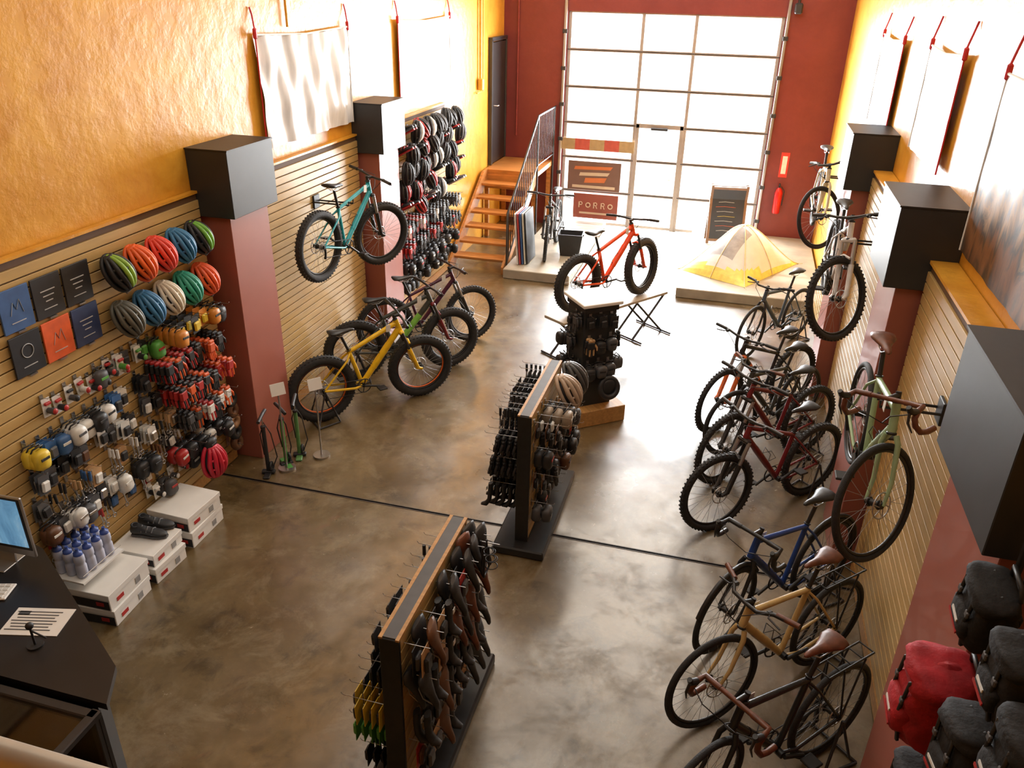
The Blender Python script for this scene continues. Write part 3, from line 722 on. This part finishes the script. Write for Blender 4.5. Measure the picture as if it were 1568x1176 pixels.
for z in(1.08,.86,.62,.38):
    for k in range(9):
        y=2.78+.115*k
        if rnd.random()<.05: continue
        zz=z+rnd.uniform(-.03,.03)
        kind=rnd.random()
        if kind<.42:
            for q in range(2):
                o=m.T; m.T=Tr(-1.32+.11+.07*q,y,zz)@Matrix.Rotation(pi/2-.3,4,'Y')@Matrix.Rotation(rnd.uniform(-.25,.25),4,'X')@Rz(rnd.uniform(-.1,.1))
                saddle(m,(0,0,0),rc([K,TAN,K,K,BR])); m.T=o
            m.tube([(-1.27,y,zz+.08),(-1.10,y,zz+.08)],.003,CHR,4)
        elif kind<.68:
            for q in range(2): card(m,side(-1.32,1)@Tr(.06+.05*q,y,zz+.08),rc([KR,WH,K,RD,K]),rc([K,BR,DG]),.10,.17)
            m.tube([(-1.27,y,zz+.08),(-1.13,y,zz+.08)],.003,CHR,4)
        else:
            for q in range(2): strapbag(m,side(-1.32,1)@Tr(.05+.06*q,y,zz+.08),K,rc([WH,K]))
m.finish('hanging_bike_saddles')
m=MB()
for s in range(3):
    m.T=Tr(-1.14+.03*s,3.68-.06*s,1.08); m.tube([(0,-.04,.1),(0,-.05,-.05),(0,.05,-.05),(0,.04,.1)],.006,K,6)
    for z in(.0,.05): m.torus((.03,0,z),(0,0,1),.035,.004,K,14,4)
m.T=Matrix.Identity(4); m.tube([(-1.27,3.66,1.16),(-1.03,3.66,1.16)],.004,CHR,5)
m.finish('bottle_cages')
# ---------------------------------------------------------------- kiosk
m=MB(); m.box((0,0,.09),(.62,.6,.18),WOOD,b=.006); m.box((0,0,.72),(.36,.36,1.1),BLUB,b=.004)
m.box((0,0,1.3),(.46,.44,.035),WHT,b=.006); m.box((0,0,1.25),(.40,.38,.06),K)
for a in range(4):
    T=Rz(a*pi/2)@Tr(.185,0,0)
    for z,kd in((1.18,[card,glove]),(.95,[glove,pouch]),(.68,pouch),(.45,[strapbag,glove])):
        row(m,T,-.12,.13,z,kd,[K,K,DG],[K,K,WH,GN] if z>1 else [K,K,KR],.12,2,.045,skip=.15)
m.torus((.31,.08,.42),(1,.0,.3),.1,.03,K,24,8); m.ell((.31,.08,.42),(.02,.09,.09),K)
m.finish('accessory_display_tower',Tr(-1.2,7.58,0)@Rz(math.radians(-52)))
def pump(name,x,y,c,rot):
    m=MB(); m.box((0,0,.012),(.06,.22,.02),c,b=.006); m.box((0,0,.02),(.12,.05,.03),K,b=.006)
    m.tube([(0,0,.02),(0,0,.48)],.019,c,12); m.tube([(0,0,.48),(0,0,.5)],.024,K,10); m.tube([(0,0,.5),(0,0,.6)],.006,CHR,6); m.tube([(0,-.12,.6),(0,-.04,.605),(0,.04,.605),(0,.12,.6)],.016,K,8)
    m.torus((.03,0,.08),(1,0,0),.035,.012,K,16,6); m.tube([(.03,0,.03),(.08,.05,.15),(.05,.04,.4),(.0,.03,.52),(-.04,.02,.4),(-.02,0,.2)],.006,K,6)
    m.finish(name,Tr(x,y,0)@Rz(rot))
pump('floor_pump',-3.78,5.50,K,.3); pump('floor_pump',-3.70,5.68,C(.08,.28,.06),.9); pump('floor_pump',-3.66,5.86,C(.10,.25,.08),.4)
for x,y,h in((-3.66,5.62,.78),(-3.46,5.92,.72)):
    m=MB(); m.tube([(0,0,0),(0,0,.02)],.08,CHR,20); m.tube([(0,0,.02),(0,0,h)],.008,CHR,6); m.box((0,0,h+.05),(.008,.13,.11),WHT,R=(0,-.3,0)); m.finish('price_tag_stand',Tr(x,y,0)@Rz(-.7))
def shoebox(x,y,z,w,l,h,rot,top=False):
    m=MB(); m.box((0,0,(h-.01)/2),(w,l,h-.01),WHT,b=.003); m.box((0,0,h-.024),(w+.012,l+.012,.044),WHT,b=.003)
    m.box((w/2+.001,-l*.25,h*.35),(.004,.07,.03),RD); m.box((w/2+.001,l*.2,h*.35),(.004,.05,.05),C(.3,.3,.3)); m.box((0,-l/2-.001,h*.3),(w*.96,.004,h*.5),K); m.box((w*.3,-l/2-.004,h*.35),(.06,.004,.03),RD)
    m.finish('shoe_box',Tr(x,y,z)@Rz(rot))
shoebox(-3.96,3.62,0,.40,.40,.14,.06); shoebox(-3.96,3.63,.14,.39,.42,.14,.03)
shoebox(-3.95,4.07,0,.38,.34,.14,-.03); shoebox(-3.96,4.08,.14,.36,.34,.11,.02)
shoebox(-3.96,4.55,0,.38,.42,.15,.02); shoebox(-3.96,4.55,.15,.38,.40,.14,-.04)
m=MB()
for dy,c in((-.1,K),(0.02,K)): shoe(m,Tr(0,dy,0),c,DG)
m.finish('cycling_shoes',Tr(-4.10,4.18,.26)@Rz(.2))
# ---------------------------------------------------------------- counter
CT=M('counter_laminate_black',(.012,.010,.010),.4,var=.2,scale=5)
DW=M('dark_case_wood',(.10,.05,.02),.5,var=.2)
m=MB(); top=[(-4.2,3.12),(-3.66,2.98),(-2.62,2.33),(-2.5,2.12),(-4.2,2.12)]
m.prism([(x,y,1.0) for x,y in top],(0,0,.04),CT)
ins=[(-4.18,3.08),(-3.68,2.92),(-2.68,2.29),(-2.58,2.14),(-4.18,2.14)]
m.prism([(x,y,0) for x,y in ins],(0,0,1.0),BLUB)
m.finish('sales_counter')
m=MB(); x0,x1,y0,y1=-4.18,-2.52,1.3,2.1
m.box(((x0+x1)/2,(y0+y1)/2,.05),(x1-x0,y1-y0,.1),CT); m.box(((x0+x1)/2,(y0+y1)/2,.5),(x1-x0-.04,y1-y0-.04,.02),DW)
m.box(((x0+x1)/2,y1-.01,.5),(x1-x0,.02,1.0),CT)
for x in(x0+.02,x1-.02):
    for y in(y0+.02,y1-.03): m.box((x,y,.5),(.035,.035,1.0),GRY,b=.004)
for y in(y0+.02,y1-.03): m.box(((x0+x1)/2,y,1.0),(x1-x0,.05,.04),GRY,b=.006)
for x in(x0+.02,x1-.02): m.box((x,(y0+y1)/2,1.0),(.05,y1-y0,.04),GRY,b=.006)
m.box(((x0+x1)/2,(y0+y1)/2,1.0),(x1-x0-.06,y1-y0-.06,.008),gm); m.box(((x0+x1)/2,(y0+y1)/2,.62),(x1-x0-.06,y1-y0-.06,.012),DW)
for k in range(34):
    xx=rnd.uniform(x0+.5,x1-.15); yy=rnd.uniform(y0+.3,y1-.1)
    if k%2: m.box((xx,yy,.64),(.1,.14,.03),rc([K,WH,DG,BL]),R=(0,0,rnd.uniform(0,3)),b=.006)
    else: m.torus((xx,yy,.64),(0,0,1),.04,.008,rc([CHR,K,YE]),16,5); m.tube([(xx,yy,.64),(xx+.1,yy+.05,.64)],.006,CHR,5)
m.box((x1-.2,(y0+y1)/2,.66),(.012,y1-y0-.1,.06),YE)
m.finish('glass_display_case')
m=MB(); SCR=picmat('screen_picture',[(.3,(.02,.10,.25)),(.5,(.15,.35,.55)),(.7,(.5,.65,.75))],3)
e=SCR.node_tree.nodes['Principled BSDF']; e.inputs['Emission Strength'].default_value=.7
for l in list(SCR.node_tree.links):
    if l.to_socket.name=='Base Color': SCR.node_tree.links.new(l.from_socket,e.inputs['Emission Color'])
m.box((0,0,.30),(.58,.02,.40),SIL,b=.006); m.box((0,-.011,.32),(.565,.004,.34),K); m.box((0,-.014,.325),(.53,.003,.31),SCR)
m.prism([(-.1,.02,0),(.1,.02,0),(.09,.05,.2),(-.09,.05,.2)],(0,.01,0),SIL); m.box((0,.02,.004),(.2,.18,.008),SIL,b=.003)
m.finish('desktop_computer',Tr(-3.80,2.80,1.04)@Rz(.04))
m=MB(); m.box((0,0,.008),(.36,.13,.012),WHT,b=.004)
for i in range(10):
    for j in range(4): m.box((-.15+.033*i,-.045+.03*j,.016),(.027,.024,.005),WH,b=.001)
m.finish('computer_keyboard',Tr(-3.70,2.56,1.04)@Rz(.3))
m=MB(); m.box((0,0,.002),(.31,.2,.003),WHT)
for k in range(7): m.box((-.02,.07-.022*k,.0045),(.24-.02*(k%3),.006,.001),DG)
m.box((-.1,.06,.0045),(.06,.03,.001),DG); m.finish('price_sheet',Tr(-3.22,2.47,1.04)@Rz(.25))
m=MB(); m.tube([(0,0,0),(0,0,.01)],.04,K,14); m.tube([(0,0,.01),(0,0,.12)],.006,K,6); m.ell((0,0,.13),(.02,.02,.02),K); m.tube([(0,0,.1),(.06,.02,.05)],.005,K,5); m.finish('card_holder',Tr(-3.1,2.33,1.04))
# ---------------------------------------------------------------- entry items
m=MB(); TW=M('tent_mesh_white',(.70,.70,.71),.6,var=.06); TY=C(.85,.68,.16,.5); TG=C(.36,.36,.38,.6); TP=C(.72,.6,.35)
def tf(u,v):
    a=2*u-1;b_=2*v-1
    z=.66*max(0,(1-abs(a)**1.7)*(1-abs(b_)**1.7))**.78
    k=1-.10*(z/.66)
    return V(a*.58*k,b_*.84*k,z)
N=40
for j in range(N):
    for i in range(N):
        p=[tf((i+q[0])/N,(j+q[1])/N) for q in((0,0),(1,0),(1,1),(0,1))]
        zc=sum(x.z for x in p)/4; u=(i+.5)/N*2-1; vv=(j+.5)/N*2-1
        lim=.17 if vv<-.35 else .05
        mt=TY if zc<lim else (TG if abs(u)<.36 and -.75<vv<-.08 else TW)
        m.add(p,[(0,1,2,3)],mt,True)
for s in(1,-1):
    pts=[tf(k/24,(k/24 if s>0 else 1-k/24))*1.02 for k in range(25)]; m.tube(pts,.008,TP,6)
m.tube([tf(.5,k/24)*1.02 for k in range(25)],.007,TP,6); m.tube([tf(k/24,.5)*1.02 for k in range(25)],.007,TP,6)
for sx,sy in((-1,-1),(1,-1),(1,1),(-1,1)): m.tube([(sx*.58,sy*.84,.01),(sx*.64,sy*.90,.004)],.004,TP,4)
m.finish('display_tent',Tr(.26,12.85,.153)@Rz(-.5))
m=MB(); CBW=C(.18,.09,.04)
for a,y in((.2,0.),(-.2,.3)):
    R=Matrix.Rotation(-a,4,'X'); m.T=Tr(0,y,0)@R
    m.box((0,0,.5),(.54,.02,.86),K)
    for x in(-.29,.29): m.box((x,0,.5),(.045,.035,1.0),CBW,b=.004)
    for z in(.06,.95): m.box((0,0,z),(.56,.035,.045),CBW,b=.004)
    if y==0:
        for k in range(9): m.tube([(-.2+.02*(k%3),-.013,.86-.08*k),(-.05,-.013,.87-.08*k),(.1+.03*(k%2),-.013,.86-.08*k)],.0025,[WH,YE,WH,OR][k%4],4)
m.T=Matrix.Identity(4); m.finish('chalkboard_sign',Tr(-.02,14.05,.155)@Rz(.15))
m=MB(); FRD=C(.55,.015,.015,.25); m.tube([(0,0,0),(0,0,.02),(0,0,.36),(0,0,.42),(0,0,.45)],[.055,.065,.065,.045,.02],FRD,16); m.tube([(0,0,.45),(0,0,.5)],.018,K,8); m.box((0,-.04,.51),(.025,.12,.02),K,b=.004); m.tube([(.03,0,.47),(.09,-.02,.4),(.08,-.02,.15)],.009,K,6); m.box((0,.077,.25),(.05,.024,.3),CHR)
m.finish('fire_extinguisher',Tr(.78,YB-.09,.58))
m=MB(); m.box((0,0,0),(.14,.006,.42),C(.65,.04,.03)); m.box((0,-.004,.0),(.08,.004,.3),WH); m.finish('fire_extinguisher_sign',Tr(.80,YB-.006,1.4))
m=MB(); o=[V(x*.15,y*.12,0) for x,y in((-1,-1),(1,-1),(1,1),(-1,1))]; tp=[V(x*.2,y*.16,.36) for x,y in((-1,-1),(1,-1),(1,1),(-1,1))]; tin=[p*.93 for p in tp]; bi=[p*.9+V(0,0,.02) for p in o]
for r in tin: r.z=.36
m.loft([o,tp,tin,bi],K,False)
for s in(-1,1): m.box((s*.205,0,.34),(.02,.12,.03),K,b=.005)
m.finish('storage_bin',Tr(-2.43,12.6,.152)@Rz(.1))
m=MB()
for k,c in enumerate((C(.6,.6,.6),C(.4,.05,.05),C(.05,.12,.3),C(.6,.58,.5),K)):
    m.box((.035*k,.02*k,.4),(.02,.5,.8),c,R=(0,-.08,0),b=.003)
m.finish('leaning_poster_boards',Tr(-3.13,12.0,.16))
# ---------------------------------------------------------------- pannier display right near wall
FAB=M('black_nylon',(.006,.006,.007),.8,var=.3,scale=30,bump=.2,bscale=50)
FAB2=M('charcoal_nylon',(.014,.014,.016),.8,var=.3,scale=30,bump=.2,bscale=50)
CR=M('red_nylon',(.36,.008,.016),.75,var=.25,scale=14,bump=.3,bscale=26)
def pannier(x,y,z,c,c2,w=.3,h=.36,d=.17,rot=0,roll=0,wr=.07):
    w*=.84;h*=.9;d*=.85
    m=MB(); m.soft((-d/2,0,-h/2),(d/2,w/2,h/2),c,.62,28,22,wr); m.soft((-d/2-.012,0,-h*.10),(d/2+.004,w/2,h*.13),c2,.62,24,12,wr); m.soft((-d*.92,0,-h*.62),(d*.2,w*.36,h*.2),c2,.6,18,12,.05)
    for s in(-1,1): m.tube([(-d*.5,s*w*.25,.005),(-d*1.02,s*w*.25,-h*.12),(-d*1.04,s*w*.25,-h*.5),(-d*.9,s*w*.25,-h*.92)],.008,BLK,5)
    for s in(-1,1): m.box((-d*1.05,s*w*.25,-h*.36),(.012,.026,.026),DG,b=.004)
    m.box((-d*1.13,0,-h*.6),(.004,w*.3,.012),WHT); m.box((-d*1.12,0,-h*.72),(.004,w*.5,.010),RD)
    m.tube([(-.02,-.06,0),(-.03,-.05,.05),(-.03,.05,.05),(-.02,.06,0)],.009,BLK,6)
    m.box((0,0,-.1),(.03,w*.5,.04),BLK,b=.004)
    m.finish('pannier_bag',Tr(x,y,z)@Rz(rot)@Matrix.Rotation(roll,4,'X'))
GX=1.12
m=MB()
for y in(1.5,2.58): m.tube([(GX,y,0),(GX,y,2.5)],.014,BLK,6)
for k in range(13): m.tube([(GX,1.5,.1+.2*k),(GX,2.58,.1+.2*k)],.004,BLK,5)
for k in range(8): m.tube([(GX,1.6+.13*k,.1),(GX,1.6+.13*k,2.5)],.004,BLK,5)
for y in(1.5,2.58): m.tube([(GX-.18,y,.012),(GX+.16,y,.012)],.014,BLK,6)
m.finish('grid_display_rack')
BX=GX-.025
pannier(BX,2.50,1.92,CR,CR,.30,.44,.27,0,.1,.12)
pannier(BX,2.22,1.98,FAB,FAB2,.28,.36,.2,.1,-.1); pannier(BX,2.44,2.36,FAB,FAB,.28,.30,.17,0,.15); pannier(BX,2.12,2.38,FAB2,FAB,.26,.3,.17)
pannier(BX,2.46,1.44,FAB,FAB2,.3,.34,.2,0,-.1); pannier(BX,2.16,1.56,FAB,CR,.28,.34,.2,.1); pannier(BX,1.88,1.9,FAB,FAB2,.28,.34,.2); pannier(BX,2.42,1.05,FAB,FAB,.3,.34,.2); pannier(BX,1.86,2.32,FAB,FAB,.28,.34,.2)
m=MB()
for k in range(3):
    z=.62-.18*k
    for s in(-1,1): m.tube([(GX-.02,2.3+s*.08,z),(.8,2.3+s*.06,z),(.78,2.3+s*.06,z-.03)],.007,CHR,6); m.tube([(1.0,2.3+s*.08,z),(.93,2.3+s*.09,z-.16)],.006,CHR,6)
    for q in range(4): m.tube([(.82+.07*q,2.24,z),(.82+.07*q,2.36,z)],.005,CHR,5)
m.finish('bike_rack_carriers')
solo('mezzanine_floor',(-1.4,-1.1,2.3),(5.7,2.8,.2),WOOD)
m=MB(); LR=C(.5,.44,.36,.4,.2); m.tube([(-4.1,.425,3.36),(1.2,.425,3.36)],.017,LR,10)
for x in(-4.1,-3.0,-1.9,1.2): m.tube([(x,.29,2.4),(x,.29,3.345),(x,.425,3.36)],.014,LR,8)
m.finish('loft_guard_rail')
# ---------------------------------------------------------------- light
def area(name,loc,rot,sx,sy,e,col):
    l=bpy.data.lights.new(name,'AREA'); l.shape='RECTANGLE'; l.size=sx; l.size_y=sy; l.energy=e; l.color=col
    o=bpy.data.objects.new(name,l); o.location=loc; o.rotation_euler=rot; bpy.context.collection.objects.link(o); return o
area('daylight_outside',((DX0+DX1)/2,YB+.9,2.1),(math.radians(-90),0,0),4.6,4.3,2500,(.94,.98,1))
for k,y in enumerate((3.0,6.5,10.0,13.0)):
    area('overhead_fill',(-1.4,y,5.42),(0,0,0),4.6,2.4,(58,72,90,100)[k],(1,.94,.83))  # added soft fill panels under the unseen ceiling, not actual fixtures
s=bpy.data.lights.new('sun','SUN'); s.energy=5; s.angle=.03; s.color=(1,.98,.95); so=bpy.data.objects.new('sun',s); bpy.context.collection.objects.link(so)
so.rotation_euler=V(-.25,.62,.78).to_track_quat('Z','Y').to_euler()
w=bpy.data.worlds.new('w'); bpy.context.scene.world=w; w.use_nodes=True
w.node_tree.nodes['Background'].inputs[0].default_value=(1,.98,.96,1); w.node_tree.nodes['Background'].inputs[1].default_value=4.
# ---------------------------------------------------------------- camera
cam=bpy.data.cameras.new('camera'); co=bpy.data.objects.new('camera',cam); bpy.context.collection.objects.link(co)
r=V(.9633,.2676,.0201).normalized(); bk=V(.2312,-.8654,.4446).normalized(); up=bk.cross(r).normalized(); r=up.cross(bk)
mt=Matrix((r,up,bk)).transposed().to_4x4(); mt.translation=(0,0,4.1); co.matrix_world=mt
cam.sensor_width=36; cam.lens=36*1232/1568; cam.clip_start=.05
bpy.context.scene.camera=co
bpy.context.scene.view_settings.view_transform='Standard'
